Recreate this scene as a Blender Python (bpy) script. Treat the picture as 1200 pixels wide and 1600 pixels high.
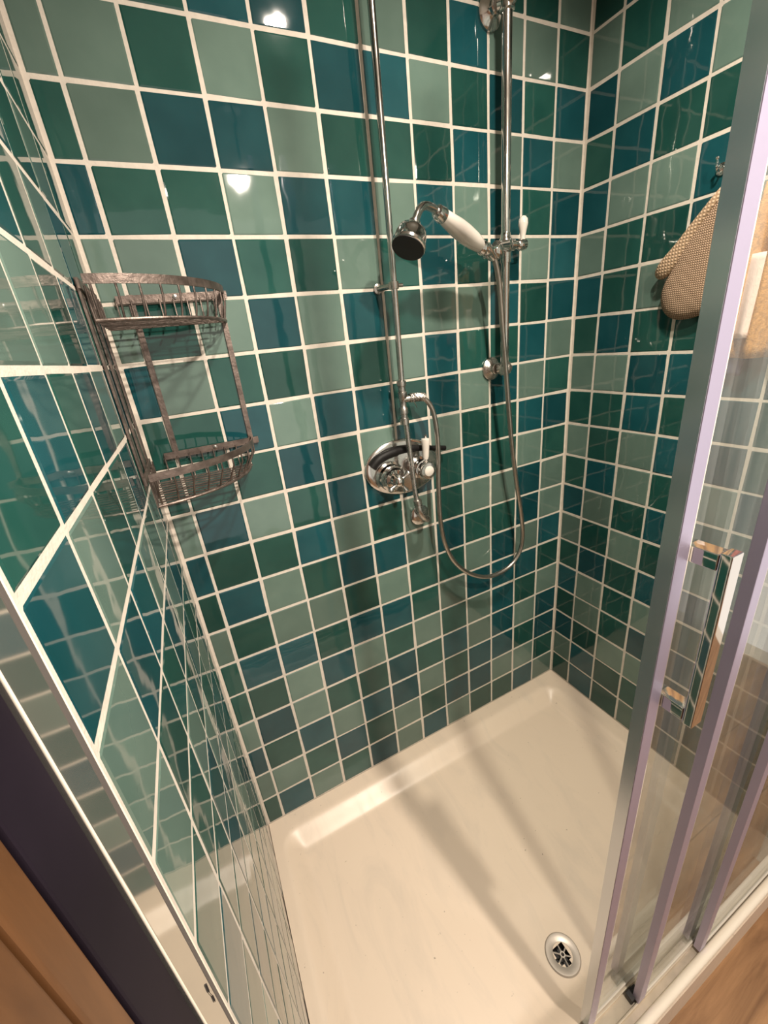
import bpy, bmesh, math, random
from mathutils import Vector, Matrix

random.seed(7)
for o in list(bpy.data.objects):
    bpy.data.objects.remove(o, do_unlink=True)
sc = bpy.context.scene
COL = sc.collection

# All heights below are measured from the shower tray rim; the bathroom floor lies FL lower
# and everything is lifted by that amount at the end, so that the floor is z = 0.
FL = 0.10

# ------------------------------------------------------------------ camera
F_PX = 645.57
R_CAM = ((0.8873745893529629, -0.44949487115891773, -0.10257045857598826),
         (-0.25653757309264114, -0.29652826986327185, -0.9199236157223231),
         (0.3830859065045311, 0.8426300172517726, -0.37844397506616345))
cam_d = bpy.data.cameras.new('camera')
cam_d.sensor_fit = 'HORIZONTAL'
cam_d.sensor_width = 36.0
cam_d.lens = 36.0 * F_PX / 1200.0
cam_d.clip_start = 0.01
cam = bpy.data.objects.new('camera', cam_d)
COL.objects.link(cam)
rx, ry, rz = Vector(R_CAM[0]), Vector(R_CAM[1]), Vector(R_CAM[2])
M = Matrix((( rx.x, -ry.x, -rz.x, 0.0759), (rx.y, -ry.y, -rz.y, -0.9567),
            ( rx.z, -ry.z, -rz.z, 1.3444), (0, 0, 0, 1)))
cam.matrix_world = M
sc.camera = cam

# ------------------------------------------------------------------ world, lamps, exposure
w = bpy.data.worlds.new('world')
sc.world = w
w.use_nodes = True
w.node_tree.nodes['Background'].inputs[0].default_value = (1.0, 0.90, 0.80, 1)
w.node_tree.nodes['Background'].inputs[1].default_value = 1.15
sc.view_settings.view_transform = 'Standard'
sc.view_settings.look = 'None'
sc.view_settings.gamma = 1.0
sc.view_settings.use_curve_mapping = False
sc.view_settings.exposure = 0.0

CEIL = 2.288
# (position of the bulb, its radius, watts, beam spread in degrees, aim, drop below the ceiling, label)
LAMPS = [((0.65, -0.69, CEIL - 0.012), 0.034, 19.0, 145, (0, 0, -1), 0.0, 'recessed ceiling spotlight above the shower tray'),
         ((0.57, -1.20, 2.040), 0.022, 17.0, 130, (0.0, 0.55, -1.0), 0.25, 'spotlight on a short stem outside the shower door')]
LIGHT_COL = (1.0, 0.88, 0.75)

# ------------------------------------------------------------------ materials
def nodes(name):
    m = bpy.data.materials.new(name)
    m.use_nodes = True
    nt = m.node_tree
    return m, nt, nt.nodes['Principled BSDF']

def N(nt, typ, **kw):
    n = nt.nodes.new(typ)
    for k, v in kw.items():
        setattr(n, k, v)
    return n

def simple(name, col, rough=0.5, metal=0.0, noise=0.0, scale=30.0, bump=0.0, bscale=60.0, coat=0.0, rvar=0.0, spec=0.5):
    m, nt, p = nodes(name)
    p.inputs['Base Color'].default_value = (*col, 1)
    p.inputs['Roughness'].default_value = rough
    p.inputs['Metallic'].default_value = metal
    p.inputs['Coat Weight'].default_value = coat
    p.inputs['Specular IOR Level'].default_value = spec
    tc = N(nt, 'ShaderNodeTexCoord')
    if noise or rvar:
        nz = N(nt, 'ShaderNodeTexNoise')
        nz.inputs['Scale'].default_value = scale
        nz.inputs['Detail'].default_value = 5
        nt.links.new(tc.outputs['Object'], nz.inputs['Vector'])
        if noise:
            r = N(nt, 'ShaderNodeValToRGB')
            r.color_ramp.elements[0].position = 0.3
            r.color_ramp.elements[1].position = 0.7
            r.color_ramp.elements[0].color = (*[max(0, c * (1 - noise)) for c in col], 1)
            r.color_ramp.elements[1].color = (*[min(1, c * (1 + noise)) for c in col], 1)
            nt.links.new(nz.outputs['Fac'], r.inputs['Fac'])
            nt.links.new(r.outputs['Color'], p.inputs['Base Color'])
        if rvar:
            mr = N(nt, 'ShaderNodeMapRange')
            mr.inputs['To Min'].default_value = max(0.02, rough - rvar)
            mr.inputs['To Max'].default_value = rough + rvar
            nt.links.new(nz.outputs['Fac'], mr.inputs['Value'])
            nt.links.new(mr.outputs['Result'], p.inputs['Roughness'])
    if bump:
        nb = N(nt, 'ShaderNodeTexNoise')
        nb.inputs['Scale'].default_value = bscale
        nb.inputs['Detail'].default_value = 3
        nt.links.new(tc.outputs['Object'], nb.inputs['Vector'])
        b = N(nt, 'ShaderNodeBump')
        b.inputs['Strength'].default_value = bump
        b.inputs['Distance'].default_value = 0.002
        nt.links.new(nb.outputs['Fac'], b.inputs['Height'])
        nt.links.new(b.outputs['Normal'], p.inputs['Normal'])
    return m

def tile_mat(name, col, col2):
    """Hand-glazed tile: cloudy glaze, slightly wavy glossy surface, every tile a little different."""
    m, nt, p = nodes(name)
    tc = N(nt, 'ShaderNodeTexCoord')
    oi = N(nt, 'ShaderNodeObjectInfo')
    mul = N(nt, 'ShaderNodeVectorMath', operation='SCALE')
    mul.inputs[0].default_value = (17.0, 29.0, 41.0)
    nt.links.new(oi.outputs['Random'], mul.inputs['Scale'])
    add = N(nt, 'ShaderNodeVectorMath', operation='ADD')
    nt.links.new(tc.outputs['Object'], add.inputs[0])
    nt.links.new(mul.outputs['Vector'], add.inputs[1])
    nz = N(nt, 'ShaderNodeTexNoise')
    nz.inputs['Scale'].default_value = 11.0
    nz.inputs['Detail'].default_value = 4.0
    nt.links.new(add.outputs['Vector'], nz.inputs['Vector'])
    mr = N(nt, 'ShaderNodeMapRange')
    mr.inputs['From Min'].default_value = 0.25
    mr.inputs['From Max'].default_value = 0.75
    nt.links.new(nz.outputs['Fac'], mr.inputs['Value'])
    mix = N(nt, 'ShaderNodeMix', data_type='RGBA')
    mix.inputs['A'].default_value = (*col, 1)
    mix.inputs['B'].default_value = (*col2, 1)
    nt.links.new(mr.outputs['Result'], mix.inputs['Factor'])
    hs = N(nt, 'ShaderNodeHueSaturation')
    v = N(nt, 'ShaderNodeMapRange')
    v.inputs['To Min'].default_value = 0.80
    v.inputs['To Max'].default_value = 1.20
    nt.links.new(oi.outputs['Random'], v.inputs['Value'])
    nt.links.new(v.outputs['Result'], hs.inputs['Value'])
    nt.links.new(mix.outputs['Result'], hs.inputs['Color'])
    nt.links.new(hs.outputs['Color'], p.inputs['Base Color'])
    p.inputs['Roughness'].default_value = 0.035
    p.inputs['IOR'].default_value = 1.52
    nb = N(nt, 'ShaderNodeTexNoise')
    nb.inputs['Scale'].default_value = 14.0
    nb.inputs['Detail'].default_value = 1.5
    nt.links.new(add.outputs['Vector'], nb.inputs['Vector'])
    b = N(nt, 'ShaderNodeBump')
    b.inputs['Strength'].default_value = 0.16
    b.inputs['Distance'].default_value = 0.004
    nt.links.new(nb.outputs['Fac'], b.inputs['Height'])
    nt.links.new(b.outputs['Normal'], p.inputs['Normal'])
    return m

def wood_mat(name, dark, light, axis=0, scale=1.0, rough=0.45):
    m, nt, p = nodes(name)
    tc = N(nt, 'ShaderNodeTexCoord')
    oi = N(nt, 'ShaderNodeObjectInfo')
    mp = N(nt, 'ShaderNodeMapping')
    s = [14.0 * scale] * 3
    s[axis] = 1.6 * scale
    mp.inputs['Scale'].default_value = s
    mul = N(nt, 'ShaderNodeVectorMath', operation='SCALE')
    mul.inputs[0].default_value = (7.0, 13.0, 5.0)
    nt.links.new(oi.outputs['Random'], mul.inputs['Scale'])
    nt.links.new(mul.outputs['Vector'], mp.inputs['Location'])
    nt.links.new(tc.outputs['Object'], mp.inputs['Vector'])
    nz = N(nt, 'ShaderNodeTexNoise')
    nz.inputs['Scale'].default_value = 2.2
    nz.inputs['Detail'].default_value = 8
    nz.inputs['Roughness'].default_value = 0.65
    nz.inputs['Distortion'].default_value = 0.6
    nt.links.new(mp.outputs['Vector'], nz.inputs['Vector'])
    r = N(nt, 'ShaderNodeValToRGB')
    r.color_ramp.elements[0].position = 0.3
    r.color_ramp.elements[1].position = 0.72
    r.color_ramp.elements[0].color = (*dark, 1)
    r.color_ramp.elements[1].color = (*light, 1)
    nt.links.new(nz.outputs['Fac'], r.inputs['Fac'])
    nt.links.new(r.outputs['Color'], p.inputs['Base Color'])
    p.inputs['Roughness'].default_value = rough
    return m

def glass_mat(name, tint=(0.95, 0.965, 0.95), haze=0.045):
    """Thin safety glass with a film of limescale."""
    m = bpy.data.materials.new(name)
    m.use_nodes = True
    nt = m.node_tree
    nt.nodes.clear()
    out = N(nt, 'ShaderNodeOutputMaterial')
    tr = N(nt, 'ShaderNodeBsdfTransparent')
    tr.inputs['Color'].default_value = (*tint, 1)
    gl = N(nt, 'ShaderNodeBsdfGlossy')
    gl.inputs['Roughness'].default_value = 0.03
    df = N(nt, 'ShaderNodeBsdfDiffuse')
    df.inputs['Color'].default_value = (0.75, 0.72, 0.66, 1)
    # Schlick reflectance of one face, the same from inside and outside the thin pane
    geo = N(nt, 'ShaderNodeNewGeometry')
    dt = N(nt, 'ShaderNodeVectorMath', operation='DOT_PRODUCT')
    nt.links.new(geo.outputs['Normal'], dt.inputs[0])
    nt.links.new(geo.outputs['Incoming'], dt.inputs[1])
    ab = N(nt, 'ShaderNodeMath', operation='ABSOLUTE')
    nt.links.new(dt.outputs['Value'], ab.inputs[0])
    om = N(nt, 'ShaderNodeMath', operation='SUBTRACT')
    om.inputs[0].default_value = 1.0
    nt.links.new(ab.outputs['Value'], om.inputs[1])
    pw = N(nt, 'ShaderNodeMath', operation='POWER')
    pw.inputs[1].default_value = 5.0
    nt.links.new(om.outputs['Value'], pw.inputs[0])
    fr = N(nt, 'ShaderNodeMath', operation='MULTIPLY_ADD')
    fr.inputs[1].default_value = 0.96
    fr.inputs[2].default_value = 0.04
    nt.links.new(pw.outputs['Value'], fr.inputs[0])
    tc = N(nt, 'ShaderNodeTexCoord')
    mp = N(nt, 'ShaderNodeMapping')
    mp.inputs['Scale'].default_value = (60, 60, 5)
    nz = N(nt, 'ShaderNodeTexNoise')
    nz.inputs['Scale'].default_value = 1.0
    nz.inputs['Detail'].default_value = 6
    nt.links.new(tc.outputs['Object'], mp.inputs['Vector'])
    nt.links.new(mp.outputs['Vector'], nz.inputs['Vector'])
    mr = N(nt, 'ShaderNodeMapRange')
    mr.inputs['From Min'].default_value = 0.35
    mr.inputs['From Max'].default_value = 0.75
    mr.inputs['To Min'].default_value = haze * 0.5
    mr.inputs['To Max'].default_value = haze * 1.8
    nt.links.new(nz.outputs['Fac'], mr.inputs['Value'])
    m1 = N(nt, 'ShaderNodeMixShader')
    m2 = N(nt, 'ShaderNodeMixShader')
    nt.links.new(mr.outputs['Result'], m1.inputs['Fac'])
    nt.links.new(tr.outputs['BSDF'], m1.inputs[1])
    nt.links.new(df.outputs['BSDF'], m1.inputs[2])
    nt.links.new(fr.outputs['Value'], m2.inputs['Fac'])
    nt.links.new(m1.outputs['Shader'], m2.inputs[1])
    nt.links.new(gl.outputs['BSDF'], m2.inputs[2])
    nt.links.new(m2.outputs['Shader'], out.inputs['Surface'])
    return m

def emit_mat(name, col, strength):
    m = bpy.data.materials.new(name)
    m.use_nodes = True
    nt = m.node_tree
    nt.nodes.clear()
    out = N(nt, 'ShaderNodeOutputMaterial')
    e = N(nt, 'ShaderNodeEmission')
    e.inputs['Color'].default_value = (*col, 1)
    e.inputs['Strength'].default_value = strength
    nt.links.new(e.outputs['Emission'], out.inputs['Surface'])
    return m

def weave_mat(name, c1, c2, scale=420.0):
    m, nt, p = nodes(name)
    tc = N(nt, 'ShaderNodeTexCoord')
    hs = []
    for ax in ('Y', 'Z'):
        wv = N(nt, 'ShaderNodeTexWave', wave_type='BANDS', bands_direction=ax)
        wv.inputs['Scale'].default_value = scale / 6.283
        wv.inputs['Distortion'].default_value = 1.2
        wv.inputs['Detail'].default_value = 1.0
        nt.links.new(tc.outputs['Object'], wv.inputs['Vector'])
        hs.append(wv)
    mx = N(nt, 'ShaderNodeMath', operation='MULTIPLY')
    nt.links.new(hs[0].outputs['Fac'], mx.inputs[0])
    nt.links.new(hs[1].outputs['Fac'], mx.inputs[1])
    r = N(nt, 'ShaderNodeValToRGB')
    r.color_ramp.elements[0].color = (*c1, 1)
    r.color_ramp.elements[1].color = (*c2, 1)
    r.color_ramp.elements[1].position = 0.6
    nt.links.new(mx.outputs['Value'], r.inputs['Fac'])
    nt.links.new(r.outputs['Color'], p.inputs['Base Color'])
    b = N(nt, 'ShaderNodeBump')
    b.inputs['Strength'].default_value = 0.8
    b.inputs['Distance'].default_value = 0.0015
    nt.links.new(mx.outputs['Value'], b.inputs['Height'])
    nt.links.new(b.outputs['Normal'], p.inputs['Normal'])
    p.inputs['Roughness'].default_value = 0.95
    p.inputs['Specular IOR Level'].default_value = 0.1
    return m

def tray_mat(name, clean, scuffed):
    """Cream acrylic with grey scuffs and soap film in streaks."""
    m, nt, p = nodes(name)
    tc = N(nt, 'ShaderNodeTexCoord')
    mp = N(nt, 'ShaderNodeMapping')
    mp.inputs['Scale'].default_value = (13.0, 4.0, 4.0)
    mp.inputs['Rotation'].default_value = (0, 0, 0.25)
    nt.links.new(tc.outputs['Object'], mp.inputs['Vector'])
    n1 = N(nt, 'ShaderNodeTexNoise')
    n1.inputs['Scale'].default_value = 1.0
    n1.inputs['Detail'].default_value = 9
    n1.inputs['Roughness'].default_value = 0.62
    n1.inputs['Distortion'].default_value = 0.8
    nt.links.new(mp.outputs['Vector'], n1.inputs['Vector'])
    r1 = N(nt, 'ShaderNodeMapRange')
    r1.inputs['From Min'].default_value = 0.50
    r1.inputs['From Max'].default_value = 0.85
    r1.inputs['To Max'].default_value = 0.55
    nt.links.new(n1.outputs['Fac'], r1.inputs['Value'])
    # tiny dark specks of dirt
    n2 = N(nt, 'ShaderNodeTexNoise')
    n2.inputs['Scale'].default_value = 95.0
    n2.inputs['Detail'].default_value = 2
    nt.links.new(tc.outputs['Object'], n2.inputs['Vector'])
    r2 = N(nt, 'ShaderNodeMapRange')
    r2.inputs['From Min'].default_value = 0.735
    r2.inputs['From Max'].default_value = 0.80
    r2.inputs['To Max'].default_value = 0.8
    nt.links.new(n2.outputs['Fac'], r2.inputs['Value'])
    m1 = N(nt, 'ShaderNodeMix', data_type='RGBA')
    m1.inputs['A'].default_value = (*clean, 1)
    m1.inputs['B'].default_value = (*scuffed, 1)
    nt.links.new(r1.outputs['Result'], m1.inputs['Factor'])
    m2 = N(nt, 'ShaderNodeMix', data_type='RGBA')
    m2.inputs['B'].default_value = (0.16, 0.13, 0.10, 1)
    nt.links.new(m1.outputs['Result'], m2.inputs['A'])
    nt.links.new(r2.outputs['Result'], m2.inputs['Factor'])
    nt.links.new(m2.outputs['Result'], p.inputs['Base Color'])
    rr = N(nt, 'ShaderNodeMapRange')
    rr.inputs['To Min'].default_value = 0.24
    rr.inputs['To Max'].default_value = 0.50
    nt.links.new(n1.outputs['Fac'], rr.inputs['Value'])
    nt.links.new(rr.outputs['Result'], p.inputs['Roughness'])
    return m

TILE = {'L': tile_mat('sage_glaze', (0.084, 0.135, 0.112), (0.112, 0.170, 0.142)),
        'G': tile_mat('green_glaze', (0.008, 0.047, 0.039), (0.017, 0.068, 0.055)),
        'T': tile_mat('teal_glaze', (0.005, 0.044, 0.053), (0.011, 0.064, 0.074))}
MAT = dict(
    grout=simple('grout', (0.58, 0.52, 0.45), 0.8, noise=0.08, scale=60, bump=0.3, bscale=300),
    plaster=simple('plaster', (0.70, 0.64, 0.56), 0.85, noise=0.03, scale=4),
    tray=tray_mat('tray_acrylic', (0.61, 0.505, 0.400), (0.42, 0.365, 0.305)),
    chrome=simple('chrome', (0.62, 0.60, 0.58), 0.14, 1.0, rvar=0.07, scale=40),
    chrome_old=simple('limescaled_chrome', (0.50, 0.47, 0.44), 0.28, 1.0, noise=0.18, scale=90, rvar=0.12, bump=0.25, bscale=240),
    chrome_bright=simple('polished_chrome', (0.78, 0.76, 0.74), 0.05, 1.0),
    caddy=simple('tarnished_metal', (0.175, 0.138, 0.120), 0.42, 0.85, noise=0.35, scale=55, rvar=0.12, bump=0.3, bscale=200),
    hose=simple('hose_metal', (0.46, 0.42, 0.38), 0.3, 1.0, noise=0.1, scale=80),
    porcelain=simple('porcelain', (0.60, 0.55, 0.50), 0.18, coat=0.3),
    black=simple('black_rubber', (0.008, 0.007, 0.007), 0.5, spec=0.2),
    dark=simple('dark_hole', (0.012, 0.010, 0.010), 0.6),
    alu=simple('satin_aluminium', (0.45, 0.415, 0.56), 0.38, 0.7, rvar=0.05, scale=150),
    alu_pol=simple('polished_aluminium', (0.58, 0.61, 0.65), 0.22, 0.9, rvar=0.05, scale=30),
    jamb=simple('polished_jamb', (0.62, 0.60, 0.55), 0.07, 0.9),
    strip=simple('grey_strip', (0.10, 0.088, 0.082), 0.6, spec=0.15),
    drain_ring=simple('drain_metal', (0.40, 0.355, 0.31), 0.40, 0.4, rvar=0.08, scale=60),
    cream=simple('cream_plastic', (0.76, 0.69, 0.58), 0.35),
    seal=simple('clear_seal', (0.62, 0.57, 0.50), 0.25),
    track=simple('track_metal', (0.68, 0.60, 0.48), 0.25, 0.6, noise=0.1, scale=40),
    navy=simple('navy_strip', (0.010, 0.007, 0.012), 0.6, noise=0.3, scale=8, spec=0.1),  # near-black, slightly mottled, for the strip beside the jamb
    glass=glass_mat('shower_glass'),
    sisal=weave_mat('sisal_weave', (0.22, 0.145, 0.095), (0.50, 0.355, 0.255), 450),
    sisal_rim=weave_mat('sisal_cuff', (0.32, 0.215, 0.135), (0.55, 0.40, 0.28), 300),
    ochre=simple('ochre_terry', (0.46, 0.24, 0.08), 0.95, noise=0.3, scale=160, bump=0.9, bscale=420),
    pink=simple('pale_pink_cloth', (0.78, 0.60, 0.54), 0.9, noise=0.06, scale=120, bump=0.4, bscale=300),
    red=simple('red_cloth', (0.30, 0.025, 0.02), 0.9, noise=0.2, scale=120, bump=0.4, bscale=300),
    navy_cloth=simple('navy_cloth', (0.03, 0.035, 0.07), 0.9),
    lens=emit_mat('lamp_lens', LIGHT_COL, 40.0),
    floor_wood=wood_mat('oak_laminate', (0.15, 0.07, 0.026), (0.40, 0.22, 0.10), 0),
    door_wood=wood_mat('brown_door_wood', (0.060, 0.023, 0.007), (0.140, 0.060, 0.020), 2),
)

# ------------------------------------------------------------------ mesh helpers
class MB:
    def __init__(s):
        s.v = []; s.f = []; s.bev = False
    def add(s, vs, fs):
        o = len(s.v)
        s.v += [Vector(v) for v in vs]
        s.f += [tuple(i + o for i in f) for f in fs]
        return s
    def box(s, lo, hi, bev=0.0):
        (x0, y0, z0), (x1, y1, z1) = lo, hi
        if bev <= 0:
            return s.add([(x0,y0,z0),(x1,y0,z0),(x1,y1,z0),(x0,y1,z0),(x0,y0,z1),(x1,y0,z1),(x1,y1,z1),(x0,y1,z1)],
                         [(0,3,2,1),(4,5,6,7),(0,1,5,4),(1,2,6,5),(2,3,7,6),(3,0,4,7)])
        s.bev = True
        bm = bmesh.new()
        vs = [bm.verts.new(v) for v in [(x0,y0,z0),(x1,y0,z0),(x1,y1,z0),(x0,y1,z0),(x0,y0,z1),(x1,y0,z1),(x1,y1,z1),(x0,y1,z1)]]
        for f in [(0,3,2,1),(4,5,6,7),(0,1,5,4),(1,2,6,5),(2,3,7,6),(3,0,4,7)]:
            bm.faces.new([vs[i] for i in f])
        bmesh.ops.bevel(bm, geom=list(bm.edges), offset=bev, segments=2, affect='EDGES', profile=0.5)
        bm.verts.index_update()
        s.add([v.co.copy() for v in bm.verts], [tuple(v.index for v in f.verts) for f in bm.faces])
        bm.free()
        return s
    def tube(s, path, r, seg=10, cap=True, flat=None):
        """path: points; r: radius or list of radii; flat=(a,b): elliptical cross section scale."""
        pts = [Vector(p) for p in path]
        n = len(pts)
        rs = r if isinstance(r, (list, tuple)) else [r] * n
        t0 = (pts[1] - pts[0]).normalized()
        up = Vector((0, 0, 1)) if abs(t0.z) < 0.9 else Vector((1, 0, 0))
        nrm = (up - t0 * up.dot(t0)).normalized()
        vs, fs = [], []
        for i in range(n):
            if i == 0: t = pts[1] - pts[0]
            elif i == n - 1: t = pts[-1] - pts[-2]
            else: t = (pts[i+1] - pts[i]).normalized() + (pts[i] - pts[i-1]).normalized()
            t.normalize()
            nrm = (nrm - t * nrm.dot(t)).normalized()
            b = t.cross(nrm)
            a1, a2 = flat if flat else (1, 1)
            for k in range(seg):
                a = 2 * math.pi * k / seg
                vs.append(pts[i] + (nrm * math.cos(a) * a1 + b * math.sin(a) * a2) * rs[i])
        for i in range(n - 1):
            for k in range(seg):
                k2 = (k + 1) % seg
                fs.append((i*seg+k, i*seg+k2, (i+1)*seg+k2, (i+1)*seg+k))
        if cap:
            fs.append(tuple(reversed(range(seg))))
            fs.append(tuple((n-1)*seg + k for k in range(seg)))
        return s.add(vs, fs)
    def lathe(s, org, axis, prof, seg=24, sx=1.0, sy=1.0, xdir=None, caps=(True, True)):
        """prof: (radius, distance along axis)."""
        a = Vector(axis).normalized()
        x = Vector(xdir) if xdir else (Vector((0, 0, 1)) if abs(a.z) < 0.9 else Vector((1, 0, 0)))
        x = (x - a * x.dot(a)).normalized()
        y = a.cross(x)
        org = Vector(org)
        vs, fs = [], []
        for (r, h) in prof:
            for k in range(seg):
                t = 2 * math.pi * k / seg
                vs.append(org + a * h + x * (math.cos(t) * r * sx) + y * (math.sin(t) * r * sy))
        n = len(prof)
        for i in range(n - 1):
            for k in range(seg):
                k2 = (k + 1) % seg
                fs.append((i*seg+k, i*seg+k2, (i+1)*seg+k2, (i+1)*seg+k))
        if prof[0][0] > 1e-5 and caps[0]: fs.append(tuple(reversed(range(seg))))
        if prof[-1][0] > 1e-5 and caps[1]: fs.append(tuple((n-1)*seg + k for k in range(seg)))
        return s.add(vs, fs)
    def ribbon(s, path, width, thick, up=(0, 0, 1)):
        """flat bar standing on edge: width along up, thickness across."""
        pts = [Vector(p) for p in path]
        up = Vector(up).normalized()
        vs, fs = [], []
        n = len(pts)
        for i in range(n):
            t = (pts[min(i+1, n-1)] - pts[max(i-1, 0)]).normalized()
            sd = t.cross(up).normalized()
            for a, b in ((-1, -1), (1, -1), (1, 1), (-1, 1)):
                vs.append(pts[i] + sd * (a * thick / 2) + up * (b * width / 2))
        for i in range(n - 1):
            for k in range(4):
                k2 = (k + 1) % 4
                fs.append((i*4+k, i*4+k2, (i+1)*4+k2, (i+1)*4+k))
        fs.append((3, 2, 1, 0)); fs.append(tuple((n-1)*4 + k for k in range(4)))
        return s.add(vs, fs)
    def build(s, name, mat, parent=None, smooth=True, angle=40, origin=None):
        me = bpy.data.meshes.new(name)
        if parent is not None:
            og = base_of(parent)
        else:
            og = Vector(origin) if origin else Vector((0, 0, 0))
        me.from_pydata([v - og for v in s.v], [], s.f)
        me.update()
        bm = bmesh.new(); bm.from_mesh(me)
        bmesh.ops.recalc_face_normals(bm, faces=list(bm.faces))
        bm.to_mesh(me); bm.free()
        me.materials.append(MAT[mat] if isinstance(mat, str) else mat)
        if smooth:
            me.polygons.foreach_set('use_smooth', [True] * len(me.polygons))
            me.set_sharp_from_angle(angle=math.radians(angle))
        o = bpy.data.objects.new(name, me)
        COL.objects.link(o)
        if s.bev and smooth:
            m = o.modifiers.new('weighted_normal', 'WEIGHTED_NORMAL')
            m.weight = 100
            m.keep_sharp = True
        if parent is not None:
            o.parent = parent
        else:
            o.location = og
        return o

def base_of(o):
    l = Vector((0, 0, 0))
    while o is not None:
        l += o.location
        o = o.parent
    return l

def tag(o, label, cat, group=None):
    o['label'] = label
    o['category'] = cat
    if group: o['group'] = group
    return o

def thing(name, label, cat, loc, group=None):
    o = bpy.data.objects.new(name, None)
    COL.objects.link(o)
    o.empty_display_size = 0.05
    o.location = loc
    return tag(o, label, cat, group)

def struct(o, label=None):
    o['kind'] = 'structure'
    if label: o['label'] = label
    return o

def spline(pts, n=8):
    """Catmull-Rom through the points."""
    P = [Vector(p) for p in pts]
    P = [P[0] * 2 - P[1]] + P + [P[-1] * 2 - P[-2]]
    out = []
    for i in range(1, len(P) - 2):
        for k in range(n):
            t = k / n
            a, b, c, d = P[i-1], P[i], P[i+1], P[i+2]
            out.append(0.5 * ((2*b) + (c-a)*t + (2*a-5*b+4*c-d)*t*t + (-a+3*b-3*c+d)*t*t*t))
    out.append(P[-2])
    return out

# ------------------------------------------------------------------ the room
XR = 1.198            # tiled right wall
SL = 0.0201           # the left wall leans out of square by this much
S = 0.104             # tile pitch
GR = 0.0062           # joint width
ROWS = 22
YF = -0.727           # where the tiling of the left wall ends
FRONT = -2.5          # open behind the viewer; the even world glow there is added fill light
XO = 2.05             # right side of the bathroom

wall_back = struct(MB().box((-0.14, 0.0008, -FL), (XR + 0.14, 0.10, CEIL)).build('wall_back', 'grout', smooth=False),
                   'back wall of the shower with square green and teal tiles')
# left wall: grout bed under the tiles, plaster further on
def lx(y): return SL * y
mb = MB()
ys = [0.0008, YF]
mb.add([(lx(0.0)-0.0008, 0.0008, -FL), (lx(YF)-0.0008, YF, -FL), (-0.14, YF, -FL), (-0.14, 0.0008, -FL),
        (lx(0.0)-0.0008, 0.0008, CEIL), (lx(YF)-0.0008, YF, CEIL), (-0.14, YF, CEIL), (-0.14, 0.0008, CEIL)],
       [(0,1,2,3),(4,7,6,5),(0,4,5,1),(1,5,6,2),(2,6,7,3),(3,7,4,0)])
wall_left = struct(mb.build('wall_left', 'grout', smooth=False), 'left wall of the shower with glossy square tiles')
wall_right = struct(MB().box((XR + 0.0008, -0.83, -FL), (XR + 0.14, 0.0008, CEIL)).build('wall_right', 'grout', smooth=False),
                    'right wall of the shower with square green and teal tiles')

def tile_mesh(wd, ht, key):
    """Cushion-edged glazed tile, local z is its outward normal, 42 triangles."""
    hx, hy = wd / 2, ht / 2
    b = 0.0026
    xs = (-hx, -hx + b, hx - b, hx)
    ysn = (-hy, -hy + b, hy - b, hy)
    vs, fs = [], []
    for j, y in enumerate(ysn):
        for i, x in enumerate(xs):
            inner = 0 < i < 3 and 0 < j < 3
            vs.append((x, y, 0.0 if inner else -0.0009))
    for j in range(3):
        for i in range(3):
            fs.append((j*4+i, j*4+i+1, (j+1)*4+i+1, (j+1)*4+i))
    ring = [0,1,2,3,7,11,15,14,13,12,8,4]
    o = len(vs)
    for r in ring:
        vs.append((vs[r][0], vs[r][1], -0.006))
    for k in range(12):
        k2 = (k + 1) % 12
        fs.append((ring[k], o + k, o + k2, ring[k2]))
    me = bpy.data.meshes.new('tile')
    me.from_pydata(vs, [], fs)
    me.update()
    me.materials.append(TILE[key])
    return me

_tm = {}
def put_tile(parent, frame, u0, u1, v0, v1, key):
    """frame: (origin, right, up, normal); u, v extents of the cell."""
    org, rt, up, nm = frame
    wd, ht = u1 - u0 - GR, v1 - v0 - GR
    k = (round(wd, 4), round(ht, 4), key)
    if k not in _tm: _tm[k] = tile_mesh(wd, ht, key)
    o = bpy.data.objects.new('tile', _tm[k])
    COL.objects.link(o)
    o.parent = parent
    c = org + rt * ((u0 + u1) / 2 + random.uniform(-.0006, .0006)) + up * ((v0 + v1) / 2 + random.uniform(-.0006, .0006)) + nm * random.uniform(-.0002, .0002)
    m = Matrix((( rt.x, up.x, nm.x, c.x), (rt.y, up.y, nm.y, c.y), (rt.z, up.z, nm.z, c.z), (0, 0, 0, 1)))
    m = m @ Matrix.Rotation(random.gauss(0, 0.0035), 4, 'X') @ Matrix.Rotation(random.gauss(0, 0.0035), 4, 'Y') @ Matrix.Rotation(random.gauss(0, 0.003), 4, 'Z')
    o.matrix_local = m
    return o

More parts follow.
